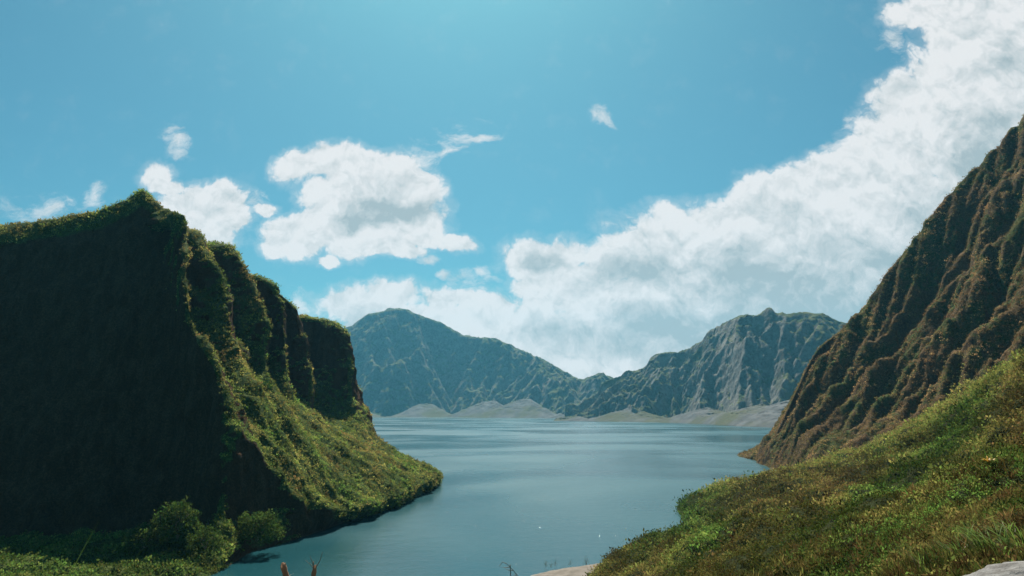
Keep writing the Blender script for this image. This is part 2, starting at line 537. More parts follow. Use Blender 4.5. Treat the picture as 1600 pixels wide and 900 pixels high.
LC = [
    lcurve((-520, 395, 185), (-520, 540, 180), (-520, 700, 176), (-520, 850, 170), (-520, 865, 160), (-520, 885, 150), (-520, 900, 140), (-520, 930,)),
    lcurve((-220, 380, 190), (-220, 520, 186), (-220, 690, 182), (-220, 842, 176), (-220, 858, 163), (-220, 876, 150), (-220, 895, 140), (-220, 935,)),
    lcurve((-10, 364, 192), (-10, 520, 187), (-10, 690, 183), (-10, 838, 178), (-10, 856, 165), (-10, 870, 154), (-10, 890, 142), (-10, 935,)),
    lcurve((78, 352, 194), (75, 510, 189), (75, 690, 184), (75, 832, 180), (75, 852, 168), (75, 866, 157), (75, 890, 144), (75, 932,), (-14, 24, 5)),
    lcurve((150, 338, 196), (148, 500, 190), (148, 680, 186), (150, 828, 182), (150, 848, 170), (150, 864, 159), (150, 890, 146), (150, 925,), (-10, 24, 6)),
    lcurve((200, 318, 198), (195, 490, 192), (195, 680, 188), (200, 820, 184), (205, 842, 172), (208, 860, 160), (212, 885, 148), (215, 918,), (-10, 22, 0)),
    lcurve((224, 303, 199), (228, 480, 193), (232, 680, 188), (245, 812, 183), (250, 838, 172), (255, 856, 162), (262, 880, 150), (270, 910,), (-20, 24, -4)),
    lcurve((256, 327, 199), (266, 470, 191), (290, 650, 184), (310, 795, 178), (315, 830, 168), (318, 852, 160), (325, 875, 152), (335, 897,)),
    lcurve((281, 350, 197), (289, 440, 191), (299, 505, 187), (322, 548, 184), (352, 608, 180), (370, 690, 174), (377, 800, 171), (390, 864,)),
    lcurve((284, 358, 214), (286, 440, 212), (300, 512, 207), (326, 562, 202), (362, 632, 194), (412, 724, 182), (418, 802, 179), (432, 852,)),
    lcurve((312, 364, 228), (334, 428, 222), (359, 470, 218), (371, 537, 212), (394, 615, 203), (452, 756, 189), (458, 798, 186), (478, 838,)),
    lcurve((326, 386, 240), (350, 446, 238), (374, 500, 233), (392, 555, 228), (420, 625, 216), (500, 778, 200), (506, 802, 196), (524, 822,)),
    lcurve((360, 384, 250), (388, 428, 246), (411, 496, 240), (416, 570, 232), (440, 635, 222), (528, 786, 210), (540, 800, 208), (560, 810,)),
    lcurve((396, 426, 264), (404, 470, 262), (413, 515, 258), (422, 585, 250), (452, 640, 238), (556, 778, 222), (578, 792, 218), (594, 800,)),
    lcurve((413, 436, 268), (440, 474, 264), (446, 514, 260), (447, 590, 256), (472, 645, 246), (575, 742, 238), (610, 778, 236), (626, 789,)),
    lcurve((436, 448, 290), (445, 500, 287), (451, 545, 282), (458, 612, 272), (492, 660, 260), (596, 740, 252), (628, 770, 250), (643, 780,)),
    lcurve((453, 474, 292), (475, 526, 288), (482, 572, 284), (486, 628, 278), (515, 672, 269), (616, 738, 266), (645, 764, 264), (658, 772,)),
    lcurve((472, 492, 322), (484, 540, 319), (493, 592, 314), (506, 640, 304), (536, 676, 292), (638, 738, 282), (660, 758, 278), (670, 765,)),
    lcurve((518, 503, 338), (537, 530, 335), (545, 578, 331), (548, 636, 323), (570, 682, 313), (658, 740, 298), (675, 752, 294), (682, 758,)),
    lcurve((537, 521, 358), (552, 566, 354), (562, 602, 350), (575, 640, 342), (596, 692, 328), (664, 735, 312), (680, 742, 308), (686, 750,)),
    lcurve((530, 540, 400), (542, 580, 396), (550, 612, 392), (560, 645, 380), (580, 692, 356), (630, 716, 338), (660, 730, 332), (676, 741,)),
    lcurve((470, 560, 470), (480, 590, 466), (490, 620, 462), (500, 650, 450), (510, 680, 430), (530, 695, 415), (545, 705, 410), (560, 715,)),
    lcurve((330, 560, 540), (340, 590, 540), (345, 620, 540), (350, 650, 530), (355, 670, 520), (360, 680, 515), (365, 688, 510), (370, 700,)),
]
LC = np.array(LC)
for k in range(0, 8):                              # the front face leans back
    for lv, dy in ((0, 26), (1, 26), (2, 26), (3, 26), (4, 15), (5, 6)):
        q = LC[k, lv]; f_ = (q[1] + dy) / q[1]
        LC[k, lv] = np.array((q[0] * f_, q[1] + dy, H + (q[2] - H) * f_))
LC[8, 0:4] += np.array((-5, 13, 5.6))
for k, amt in ((9, 1.0), (11, .9), (13, .9), (15, 1.1), (17, 1.5), (19, .3)):
    LC[k, 3:8] += np.array((-8.0, 3.5, 0)) * amt * np.array([.5, 1, 1.1, .8, .3])[:, None]
G, U, V = loft(LC, 0.62, 0.62, tens=0.36, max_u=70, max_v=120)
N = grid_normals(G)
if (N[..., 2]).mean() < 0: N = -N
p = G.reshape(-1, 3); nrm = N.reshape(-1, 3)
vv = np.tile(V, G.shape[0]); uu = np.repeat(U, G.shape[1])
cliffm = sstep(vv, 3.0, 3.4) * (1 - sstep(vv, 6.0, 6.8))
apron = sstep(vv, 6.0, 7.0) * (1 - sstep(vv, 9.6, 10.0))
wp = p + 3.0 * np.stack([fbm(p / 22 + 5), fbm(p / 22 + 50), fbm(p / 22 + 90)], -1)
d = cliffm * (4.2 * (ridged(wp / np.array([16, 16, 60.0]), 4) - 0.55) + 1.3 * fbm(wp / np.array([4, 4, 14.0]), 4))
d += cliffm * sstep(uu, 8.5, 9.5) * 3.2 * fbm(p / 15.0 + 30, 4)
d += apron * 3.2 * (ridged(wp / np.array([22, 12, 22.0]) + 9, 4) - 0.5)
d += 1.5 * fbm(p / 7.0, 4)
d += 0.75 * ridged(p / 2.6 + 3, 3) * sstep(nrm[:, 2], 0.1, 0.5)
keep = sstep(np.abs(vv - 10.0), 0.0, 0.5) * 0.85 + 0.15
rimk = 0.35 + 0.65 * sstep(np.abs(vv - 3.0), 0.0, 0.7)
p2 = p + nrm * (d * keep * rimk)[:, None]
G2 = p2.reshape(G.shape); N2 = grid_normals(G2)
if N2[..., 2].mean() < 0: N2 = -N2
cl_n = N2.reshape(-1, 3)
nzz = 0.55 * nrm[:, 2] + 0.45 * cl_n[:, 2]
mid_ = sstep(uu, 8.6, 9.2) * (1 - sstep(uu, 14.0, 15.0))
vegl = sstep(nzz, 0.36 - 0.12 * mid_, 0.60 - 0.14 * mid_) + 0.10 * fbm(p / 9, 3)
for k in (8, 10, 12, 14, 16, 18):                  # grass keeps to the crests of the buttresses
    wob = 0.10 * fbm(p / 6 + k, 3)
    vegl = np.maximum(vegl, (1 - sstep(np.abs(uu - k - wob), 0.03, 0.11)) * sstep(vv, 4.0, 5.2) * (1 - sstep(vv, 7.6, 8.2)))
vegl = np.maximum(vegl, 0.75 * sstep(uu, 10.6, 12.0) * sstep(vv, 7.5, 8.5))
fm = (1 - sstep(uu, 7.5, 7.9)) * sstep(vv, 3.1, 3.5) * (1 - sstep(vv, 5.8, 6.4))
vegl = vegl * (1 - fm) - 0.4 * fm
vegl = np.maximum(vegl, 0.55 * sstep(uu, 7.7, 8.0) * (1 - sstep(uu, 9.0, 9.4)) * sstep(vv, 2.6, 3.0) * (1 - sstep(vv, 5.0, 5.8)))
vegl = np.maximum(vegl, 0.8 * sstep(vv, 2.0, 2.4) * (1 - sstep(vv, 3.12, 3.3)))
G_CL, N_CL = G2, N2
cliff_flip = grid_normals(G2)[..., 2].mean() < 0
cliff = grid_mesh('cliff', G2, M_cliff, {'veg': vegl}, flip=cliff_flip)
tag(cliff, 'tall dark cliff with a green scrub apron running down to a point in the lake', 'cliff', kind='structure')

# ------------------------------------------------------------------ brown mountain on the right
RM = [
    # along the skyline, from the lake up; then three rows nearer and lower
    [P(1176, 722, 470), P(1214, 690, 470), P(1250, 625, 470), P(1284, 560, 470), P(1336, 520, 470), P(1400, 450, 470), P(1455, 372, 470), P(1550, 280, 470), P(1620, 205, 470), P(1760, 80, 470), P(2000, -120, 470)],
    [P(1177, 719), P(1207, 690, 440), P(1243, 618, 438), P(1277, 552, 435), P(1328, 506, 432), P(1398, 424, 430), P(1447, 354, 428), P(1543, 262, 424), P(1606, 190, 420), P(1750, 55, 416), P(1990, -150, 410)],
    [P(1183, 725), P(1226, 700, 414), P(1268, 640, 410), P(1310, 582, 404), P(1364, 535, 398), P(1428, 460, 396), P(1484, 386, 392), P(1575, 300, 388), P(1650, 225, 382), P(1790, 110, 376), P(2020, -80, 370)],
    [P(1205, 733), P(1256, 708, 388), P(1302, 660, 382), P(1350, 612, 372), P(1404, 570, 364), P(1466, 505, 358), P(1524, 435, 352), P(1610, 355, 346), P(1690, 285, 340), P(1840, 180, 330), P(2060, 20, 320)],
    [P(1222, 742), P(1290, 722, 350), P(1340, 690, 342), P(1392, 650, 332), P(1448, 612, 322), P(1510, 556, 314), P(1570, 500, 306), P(1650, 430, 298), P(1740, 370, 290), P(1880, 290, 280), P(2100, 160, 265)],
    [P(1250, 765), P(1330, 745, 310), P(1390, 715, 300), P(1450, 680, 290), P(1510, 640, 280), P(1570, 592, 270), P(1640, 545, 260), P(1720, 490, 250), P(1820, 440, 240), P(1960, 370, 225), P(2200, 260, 205)],
    [P(1290, 790), P(1370, 770, 270), P(1440, 745, 260), P(1500, 712, 250), P(1560, 675, 240), P(1630, 635, 230), P(1700, 590, 220), P(1800, 540, 210), P(1900, 500, 200), P(2050, 430, 185), P(2300, 330, 165)],
]
back = np.array(RM[0]) + np.array((0, 0, 0))
for q in back: q[2] -= 0
RMa = np.array(RM)
RMa[0] = RMa[1] + np.stack([np.linspace(4, 60, 11), np.full(11, 55.0), np.linspace(-2, -55, 11)], -1)
RMa[:, 0, 2] = np.minimum(RMa[:, 0, 2], -1.5)
pre = RMa[0] + np.array((30.0, 120.0, -90.0)); pre[:, 2] = np.maximum(pre[:, 2], -4)
RMa = np.concatenate([pre[None], RMa])
G, U, V = loft(RMa, 2.3, 2.3, tens=0.42, max_u=90, max_v=90)
vg = np.tile(V, (G.shape[0], 1)); ug = np.repeat(U[:, None], G.shape[1], 1)
lock = (G[..., 2] < 0.6) | (np.abs(ug - 2.0) < 0.01) | (ug < 1.99)
pp = G.reshape(-1, 3)
rough = fbm(pp / 45 + 3, 4).reshape(lock.shape) * 15 + 9 * (ridged(pp / 38 + 6, 2).reshape(lock.shape) - 0.5)
z0 = np.where(lock, G[..., 2], np.maximum(G[..., 2] + rough * sstep(np.abs(ug - 2.0), 0.0, 0.9), 0.3))
z0 = erode(G[..., 0], G[..., 1], z0, lock, 26, 0.075, 0.36, 0.5, 2.3)
G[..., 2] = z0
UPB = 2
G = np.stack([upsample(G[..., c], UPB) for c in range(3)], -1)
N = grid_normals(G)
if N[..., 2].mean() < 0: N = -N
p = G.reshape(-1, 3); nrm = N.reshape(-1, 3)
uu = np.repeat(np.interp(np.arange(G.shape[0]) / UPB, np.arange(len(U)), U), G.shape[1])
d = 0.9 * fbm(p / np.array([13, 13, 18.0]), 5) + 1.3 * (ridged(p / 9.0 + 8, 4) - 0.5) + 0.7 * ridged(p / 3.0 + 2, 3)
keep = 0.2 + 0.8 * sstep(np.abs(uu - 2.0), 0.0, 0.5)
p2 = p + nrm * (d * keep)[:, None]
G2 = p2.reshape(G.shape)
n2 = grid_normals(G2); fl = n2[..., 2].mean() < 0
if fl: n2 = -n2
br_n = n2.reshape(-1, 3)
vegb = sstep(br_n[:, 2], 0.0, 0.45) + 0.2 * fbm(p / 15, 3)
brown = grid_mesh('mountain', G2, M_brown, {'veg': vegb}, flip=fl)
tag(brown, 'steep brown and olive mountainside rising out of the lake beside the grassy hill', 'mountain', kind='structure')
BR_G, BR_N = G2, n2

# ------------------------------------------------------------------ near grassy hill and the knoll the camera stands on
def W(*a): return np.array(a, float)


HM = [
    [P(1130, 800, 330), P(1215, 785, 320), P(1310, 770, 300), P(1420, 745, 262), P(1520, 700, 225), P(1625, 640, 195), P(1780, 540, 160), P(2050, 440, 130)],
    [P(1112, 767), P(1190, 751, 296), P(1300, 723, 268), P(1400, 690, 230), P(1500, 628, 190), P(1602, 560, 160), P(1750, 470, 130), P(2000, 380, 100)],
    [P(1060, 789), P(1165, 766, 234), P(1300, 748, 192), P(1400, 725, 152), P(1500, 690, 120), P(1605, 640, 95), P(1760, 560, 75), P(2020, 480, 58)],
    [P(1066, 822), P(1150, 810, 164), P(1280, 792, 124), P(1400, 776, 90), P(1500, 762, 66), P(1605, 742, 50), P(1770, 690, 38), P(2050, 600, 28)],
    [P(992, 856), P(1080, 851, 128), P(1200, 842, 86), P(1330, 832, 54), P(1450, 822, 36), P(1605, 802, 24), P(1790, 770, 18), P(2100, 720, 12)],
    [P(944, 886), P(1030, 890, 104), P(1150, 890, 60), P(1300, 889, 32), P(1420, 886, 19), P(1605, 866, 11), P(1800, 830, 8), P(2150, 800, 6)],
    [P(905, 915), P(1000, 950, 76), P(1120, 960, 38), P(1250, 965, 20), P(1400, 960, 11), P(1605, 935, 6.2), P(1850, 900, 4.5), W(7, 2.2, 31.0)],
    [W(2, 112, 0.2), W(5, 62, 12), W(4, 32, 21), W(3, 15, 26.2), W(2, 8.5, 28.6), W(1.7, 5, 29.9), W(2.2, 3.0, 30.4), W(5, 0.6, 30.6)],
    [W(-18, 116, -2.5), W(-14, 62, 6), W(-10, 32, 17), W(-6.5, 15, 24.5), W(-3.5, 8, 28.3), W(-1.5, 4.6, 29.8), W(-0.3, 1.0, 30.3), W(2, -2.5, 30.4)],
    [W(-45, 110, -5), W(-40, 60, -4), W(-34, 32, 3), W(-22, 15, 14), W(-12, 7, 23), W(-6, 2, 27.6), W(-3, -3, 29.5), W(0, -8, 30)],
]
dfun = lambda Y: max(0.12, Y * 0.0042)
G, U, V = loft(HM, dfun, lambda Y: max(0.2, Y * 0.004), tens=0.42, max_u=150, max_v=110)
N = grid_normals(G)
if N[..., 2].mean() < 0: N = -N
p = G.reshape(-1, 3); nrm = N.reshape(-1, 3)
uu = np.repeat(U, G.shape[1]); vv = np.tile(V, G.shape[0])
dist = np.linalg.norm(p - np.array((0, 0, H)), axis=1)
near = sstep(dist, 6, 60)
d = near * (3.6 * fbm(p / 19.0 + 4, 3) + 2.4 * (ridged(p / np.array([10, 14, 10.0]), 3) - 0.5)) + 0.8 * near * fbm(p / 3.5, 4)
d += 0.45 * ridged(p / 1.5, 3) * sstep(dist, 8, 40) + 0.10 * fbm(p / 0.5, 3)
keep = sstep(vv, 0.0, 0.35) * 0.85 + 0.15
p2 = p + nrm * (d * keep)[:, None]
G2 = p2.reshape(G.shape)
n2 = grid_normals(G2); fl = n2[..., 2].mean() < 0
if fl: n2 = -n2
HI_G, HI_N = G2, n2
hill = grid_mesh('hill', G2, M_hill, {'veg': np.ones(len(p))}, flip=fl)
tag(hill, 'green scrub covered hill in the foreground sloping down to the lake', 'hill', kind='structure')

# ------------------------------------------------------------------ far crater wall
def far_wall(name, label, sky_line, shore_y, dist_shore, depth_back, x_range, seed, cell, big, fans, toe, scars, shift=0.0, rough=0.5, shape=1.0, up=2):
    """a crater wall: shore and crest from the photo's columns, its face cut by running water, scree cones at its foot"""
    xs = np.linspace(x_range[0], x_range[1], 400)
    base = []; crest = []
    for x in xs:
        b = P(x, interp(shore_y, x)); D0 = interp(dist_shore, x)
        base.append((b[0] * D0 / b[1], D0))
        crest.append(P(x, interp(sky_line, x), D0 + interp(depth_back, x)))
    base = np.array(base); crest = np.array(crest)
    seg = np.concatenate([[0], np.cumsum(np.linalg.norm(np.diff(base, axis=0), axis=1))])
    ns = int(seg[-1] / cell); nt = int(np.linalg.norm(crest[:, :2] - base, axis=1).mean() / cell)
    st = np.linspace(0, seg[-1], ns)
    B = np.stack([np.interp(st - shift, seg, base[:, i]) for i in (0, 1)], -1)
    if shift: B[:, 0] += np.minimum(st - shift, 0)
    Cc = np.stack([np.interp(st, seg, crest[:, i]) for i in (0, 1, 2)], -1)
    tt = np.linspace(0, 1, nt)
    X = B[:, None, 0] * (1 - tt) + Cc[:, None, 0] * tt
    Y = B[:, None, 1] * (1 - tt) + Cc[:, None, 1] * tt
    pp = np.stack([X, Y, 0 * X + seed], -1).reshape(-1, 3)
    nz_ = (fbm(pp / big, 4).reshape(X.shape)) * 0.55 + ridged(pp / (big * 1.4) + 5, 2).reshape(X.shape) * 0.5
    env = np.sin(np.pi * tt) ** 0.7
    if shift: Cc[:, 2] *= sstep(st, 0, 190)
    cpx = np.interp(st, seg, xs)
    t0 = interp(toe, cpx)[:, None] * (1 + 0.5 * fbm(np.stack([st / (big * .6), st * 0 + seed, st * 0], -1), 3))[:, None]
    tr = np.clip((tt[None] - t0) / (1 - t0), 0, 1)
    z = Cc[:, None, 2] * (tr ** shape) + Cc[:, None, 2] * rough * (nz_ - 0.25) * np.sin(np.pi * tr) ** 0.7
    z = np.minimum(z, Cc[:, None, 2] * (tr ** 0.58) * 0.97) + 2.0 * rng.random(X.shape)
    lock = np.zeros(z.shape, bool); lock[:, 0] = True; lock[:, -1] = True
    z[:, 0] = 0.0; z[:, -1] = Cc[:, 2]
    fade = np.ones(z.shape)
    if shift:
        fade = np.maximum(sstep(st, 0, 200)[:, None], sstep(tt[None], 0.8, 1.0))
        z = z * fade
    z = np.maximum(z, tt[None] * 6 + rng.random(X.shape))
    z[:, 0] = 0.0
    z = erode(X, Y, z, lock, 30, 0.075, 0.41, 2.2 * sstep(tr, 0.0, 0.12) * fade)
    sxp, _, _ = project(np.stack([X, Y, z], -1).reshape(-1, 3))          # no spur stands higher than the crest behind it
    ra, rz = ray(sxp, interp(sky_line, sxp) + 2.0)
    cap = np.where(tt[None] < 0.999, H + rz.reshape(z.shape) * Y, 1e9)
    fc = np.minimum(1, cap / np.maximum(z, 1.0)); fc[:, :max(2, nt // 6)] = 1
    fc = fc.min(1)
    kk = 5
    fc = np.array([fc[max(0, i - kk):i + kk + 1].min() for i in range(ns)])
    fc = np.convolve(np.pad(fc, kk, mode='edge'), np.ones(2 * kk + 1) / (2 * kk + 1), 'valid')[:, None]
    z = np.minimum(z * (fc + (1 - fc) * sstep(tt[None], 0.9, 1.0)), cap)
    Xu, Yu, zu = upsample(X, up), upsample(Y, up), upsample(z, up)
    p3 = np.stack([Xu, Yu, zu], -1).reshape(-1, 3)
    tu = np.linspace(0, 1, zu.shape[1])[None]
    r = ridged(p3 / (cell * 7.0) + seed, 5, 0.58).reshape(zu.shape) - 0.5
    f = fbm(p3 / (cell * 1.8) + seed, 4).reshape(zu.shape)
    zu = zu + (cell * 2.6 * r + cell * 0.6 * f) * sstep(tu, 0.02, 0.2) * (1 - 0.5 * sstep(tu, 0.9, 1.0))
    Yu = Yu - cell * (0.9 * f + 1.6 * r) * sstep(tu, 0.05, 0.2) * (1 - sstep(tu, 0.9, 1.0))
    zf = np.full(zu.shape, -5.0)
    for (fx, fy, back_) in fans:                              # scree cones: apex column and row, distance behind the shore
        D0 = interp(dist_shore, fx) + back_
        a = P(fx, fy, D0)
        dd = np.hypot(Xu - a[0], (Yu - a[1])); slope = a[2] / back_
        zf = np.maximum(zf, a[2] * (np.clip(1 - dd / (back_ * 1.35), 0, 1) ** 1.9 - 0.02) + 2.0 * f + 3.5 * r)
    zf = np.minimum(zf, 0.33 * tu * np.interp(np.linspace(0, 1, zu.shape[0]), np.linspace(0, 1, ns), np.hypot(Cc[:, 0] - B[:, 0], Cc[:, 1] - B[:, 1]))[:, None] + 0.5)
    mask = np.maximum(sstep(zf - zu, -1.0, 4.0), 1 - sstep(zu, 6.0, 14.0))
    qx, qy, _ = project(p3)
    for (fx, fy, rx, ry, g_) in scars:                        # bare slips in the rock
        e = ((qx - fx) / rx) ** 2 + ((qy - fy) / ry) ** 2
        mask = np.maximum(mask, g_ * (np.exp(-e).reshape(zu.shape) + 0.5 * f * (e < 4).reshape(zu.shape)))
    zf = zf + 0.5 * cell * 0.25 * r
    ext = np.maximum(zu, zf)
    G = np.stack([Xu, Yu, ext], -1)
    # in front of the shore the cones run out under the water; behind the crest the far side falls away
    fr = G[:, :1] + np.array((0, -25.0, 0)); fr[..., 2] = -6
    dirn = np.stack([Cc[:, 0] - B[:, 0], Cc[:, 1] - B[:, 1]], -1); dirn /= np.linalg.norm(dirn, axis=1)[:, None]
    dirn = upsample(dirn, up)[:, ::up][:, :2] if False else np.stack([np.interp(np.linspace(0, 1, zu.shape[0]), np.linspace(0, 1, ns), dirn[:, i]) for i in (0, 1)], -1)
    bk = []
    for q_, drop in ((25, .06), (90, .3), (220, .75)):
        b_ = G[:, -1].copy(); b_[:, :2] += dirn * q_; b_[:, 2] *= 1 - drop
        bk.append(b_[:, None])
    G = np.concatenate([fr, G] + bk, 1)
    mask = np.concatenate([mask[:, :1], mask] + [mask[:, -1:]] * 3, 1)
    n2 = grid_normals(G); fl = n2[..., 2].mean() < 0
    if fl: n2 = -n2
    pf_ = G.reshape(-1, 3)
    veg = sstep(n2[..., 2].ravel(), 0.5, 0.85) * 0.8 + 0.12 + 0.3 * fbm(pf_ / big, 3)
    o = grid_mesh(name, G, M_far, {'veg': veg, 'scree': mask.ravel()}, flip=fl)
    tag(o, label, 'mountain', kind='structure')
    return o


far_wall('mountain', 'broad blue hazed far mountain with pale scree fans beyond the lake',
         [(200, 620), (330, 570), (420, 545), (500, 527), (530, 516), (552, 508), (562, 499), (575, 491), (600, 486), (608, 482), (632, 482), (650, 490), (672, 498), (690, 504), (705, 514), (722, 523), (748, 527), (780, 530), (800, 540), (830, 553), (850, 562), (880, 580), (905, 593), (914, 591), (928, 586), (941, 582), (950, 588), (975, 600), (1010, 622), (1050, 640)],
         [(200, 652), (1050, 655)],
         [(200, 3000), (560, 3250), (700, 3200), (900, 2800), (1050, 2600)], [(200, 760), (600, 840), (800, 780), (920, 500), (1050, 320)],
         (200, 1050), 3.0, 11.0, 380.0,
         [(560, 634, 110), (480, 630, 110), (664, 620, 150), (690, 640, 90), (762, 617, 190), (735, 630, 110), (815, 612, 200), (845, 632, 110), (790, 630, 90), (875, 645, 60), (930, 647, 60)],
         [(200, .12), (640, .14), (700, .26), (860, .26), (900, .12), (1050, .1)],
         [(797, 575, 5, 26, .62), (765, 590, 5, 16, .6), (655, 600, 4, 22, .6), (820, 600, 4, 14, .5), (760, 560, 4, 18, .5)], 0.0, 0.95)
far_wall('mountain', 'craggy grey green far mountain with a knob on its top and a pale shore',
         [(850, 640), (880, 610), (905, 594), (915, 591), (930, 586), (940, 582), (948, 587), (957, 591), (966, 588), (980, 580), (1000, 578), (1010, 570), (1016, 558), (1030, 552), (1060, 550), (1080, 543), (1098, 531), (1108, 517), (1130, 505), (1158, 492), (1180, 493), (1188, 491), (1195, 484), (1201, 479), (1206, 483), (1213, 489), (1225, 490), (1260, 489), (1286, 490), (1310, 503), (1332, 508), (1350, 500), (1380, 490), (1450, 480), (1650, 500)],
         [(850, 655), (930, 656), (1050, 658), (1150, 665), (1230, 670), (1400, 678), (1650, 690)],
         [(850, 2200), (930, 2100), (1020, 1900), (1050, 1840), (1150, 1450), (1230, 1280), (1400, 1150), (1650, 1000)], [(850, 360), (960, 380), (1050, 520), (1100, 580), (1300, 640), (1650, 640)],
         (884, 1650), 8.0, 7.0, 210.0,
         [(905, 650, 60), (985, 634, 150), (955, 644, 80), (1005, 642, 110), (1105, 636, 190), (1080, 648, 80), (1150, 640, 190), (1190, 631, 230), (1235, 624, 250), (1290, 622, 250), (1340, 630, 230)],
         [(850, .1), (930, .16), (1010, .18), (1050, .30), (1150, .38), (1650, .4)],
         [(1216, 598, 7, 16, 1.1), (1255, 590, 12, 9, 1.0), (1243, 606, 5, 10, .9), (1232, 622, 8, 10, .8), (1183, 515, 5, 8, .8), (1195, 560, 5, 20, .5), (1160, 600, 4, 16, .5), (1090, 612, 4, 14, .5)], 40.0, 1.45)

# ------------------------------------------------------------------ haze
mh, t = new_mat('haze_air')
vol = t.add('ShaderNodeVolumePrincipled')
vol.inputs['Color'].default_value = (0.20, 0.70, 0.98, 1)
vol.inputs['Density'].default_value = 0.000061
vol.inputs['Anisotropy'].default_value = 0.25
o = t.add('ShaderNodeOutputMaterial'); t.l.new(vol.outputs[0], o.inputs['Volume'])
x0, x1, y0, y1, z0, z1 = -4300, 4300, -480, 4600, -12, 640
vb = np.array([(x, y, z) for x in (x0, x1) for y in (y0, y1) for z in (z0, z1)], float)
fb = np.array([(0, 1, 3, 2), (4, 6, 7, 5), (0, 4, 5, 1), (2, 3, 7, 6), (0, 2, 6, 4), (1, 5, 7, 3)])
hz = np_mesh('haze', vb, fb, mh)
tag(hz, 'pale blue haze lying in the air over the lake', 'haze', kind='stuff')

# ------------------------------------------------------------------ leaves: scrub and grass growing on the slopes
def leaf_mat(name, brown, olive, green, trans=0.45):
    m, t = new_mat(name)
    tint = attr(t, 'tint'); lum = attr(t, 'lum')
    c = t.mix(t.ramp(tint, 0.0, 0.5, smooth=False), brown, olive)
    c = t.mix(t.ramp(tint, 0.5, 1.0, smooth=False), c, green)
    c = t.mix(1.0, c, lum, 'MULTIPLY')
    d = t.add('ShaderNodeBsdfDiffuse'); t.inp(d.inputs[0], c)
    tr = t.add('ShaderNodeBsdfTranslucent'); t.inp(tr.inputs[0], c)
    mx = t.add('ShaderNodeMixShader'); mx.inputs[0].default_value = trans
    t.l.new(d.outputs[0], mx.inputs[1]); t.l.new(tr.outputs[0], mx.inputs[2])
    o = t.add('ShaderNodeOutputMaterial'); t.l.new(mx.outputs[0], o.inputs[0])
    return m


M_dry = leaf_mat('dry_scrub_leaves', (0.27, 0.155, 0.07), (0.20, 0.15, 0.055), (0.10, 0.13, 0.035))
M_leaf = leaf_mat('scrub_leaves', (0.20, 0.115, 0.045), (0.19, 0.175, 0.045), (0.09, 0.16, 0.03))


def surface_points(G, N, weight, rad, cover, cap):
    """random points on a grid surface, thinner where the clumps are bigger; weight (nu, nv), rad(dist)"""
    a = np.linalg.norm(np.cross(G[1:, :-1] - G[:-1, :-1], G[:-1, 1:] - G[:-1, :-1]), axis=-1)
    c = (G[1:, :-1] + G[:-1, :-1] + G[:-1, 1:] + G[1:, 1:]) / 4
    cf = c.reshape(-1, 3)
    px, py, dep = project(cf)
    dist = np.linalg.norm(cf - np.array((0, 0, H)), axis=1)
    vis = (px > -160) & (px < 1760) & (py > -100) & (py < 1010) & (cf[:, 2] > 0.15)
    w_ = a.ravel() * weight[:-1, :-1].ravel() / rad(dist) ** 2 * vis
    n = int(min(cap, w_.sum() * cover))
    pick = rng.choice(len(w_), n, p=w_ / w_.sum())
    i, j = np.divmod(pick, G.shape[1] - 1)
    u, v = rng.random((2, n, 1))
    q = (G[i, j] * (1 - u) * (1 - v) + G[i + 1, j] * u * (1 - v) + G[i, j + 1] * (1 - u) * v + G[i + 1, j + 1] * u * v)
    return q, N[i, j], dist[pick]


def leaves_mesh(name, q, nr, r, k, tint, lum, mat, leaf=0.5, up=0.5, flat=0.75, width=0.36, parent=None, tj=0.16):
    """k leaves (folded rhombs) round each centre q within radius r"""
    n = len(q)
    c = q + nr * (r * 0.35)[:, None]
    d = rng.normal(size=(n, k, 3)); d /= np.linalg.norm(d, axis=-1)[..., None]
    rr = rng.random((n, k, 1)) ** 0.45
    pos = c[:, None] + d * rr * r[:, None, None] * np.array((1, 1, flat))
    ax = d + rng.normal(size=(n, k, 3)) * 0.7 + np.array((0, 0, up)); ax /= np.linalg.norm(ax, axis=-1)[..., None]
    sd_ = np.cross(ax, rng.normal(size=(n, k, 3))); sd_ /= np.linalg.norm(sd_, axis=-1)[..., None] + 1e-9
    L = (r[:, None] * leaf * (0.6 + 0.8 * rng.random((n, k))))[..., None]
    a = pos - ax * L * 0.5; b_ = pos + ax * L * 0.5
    m1 = pos + sd_ * L * width; m2 = pos - sd_ * L * width
    vs = np.stack([a, m1, b_, m2], 2).reshape(-1, 3)
    fs = np.arange(len(vs)).reshape(-1, 4)
    tt = np.clip(tint[:, None] + rng.normal(size=(n, k)) * tj, 0, 1)
    ll = np.clip(lum[:, None] * (0.65 + 0.7 * rng.random((n, k))), 0.1, 2.5)
    return np_mesh(name, vs, fs, mat, {'tint': np.repeat(tt.ravel(), 4), 'lum': np.repeat(ll.ravel(), 4)}, False, parent)


# foreground hill
rad = lambda dd: 0.13 + 0.0048 * dd
q, nr, dd = surface_points(HI_G, HI_N, np.ones(HI_G.shape[:2]), rad, 1.0, 52000)
ok = (dd > 28) | (rng.random(len(dd)) < 0.25)
q, nr, dd = q[ok], nr[ok], dd[ok]
tn = 0.60 + 1.0 * fbm(q / np.maximum(3.0, 0.16 * dd)[:, None], 3) + 0.12 * rng.normal(size=len(q))
lm = (0.42 + 1.25 * sstep(fbm(q / 11.0 + 2, 3), -0.15, 0.45)) * (0.6 + 0.8 * rng.random(len(q)))
crest_pts = catmull(np.array(HM[1])[:, None], [12] * 7)[:, 0]
cd = np.min(np.linalg.norm(q[:, None] - crest_pts[None], axis=2), axis=1) / (0.10 * dd)
gr = 1 - sstep(cd + 0.5 * fbm(q / 8.0, 3), 0.5, 1.5)          # grass along the top of the slope, leaf colour lightened as if sunlit
lm = lm * (1 - gr) + (1.45 + 0.5 * rng.random(len(q))) * gr
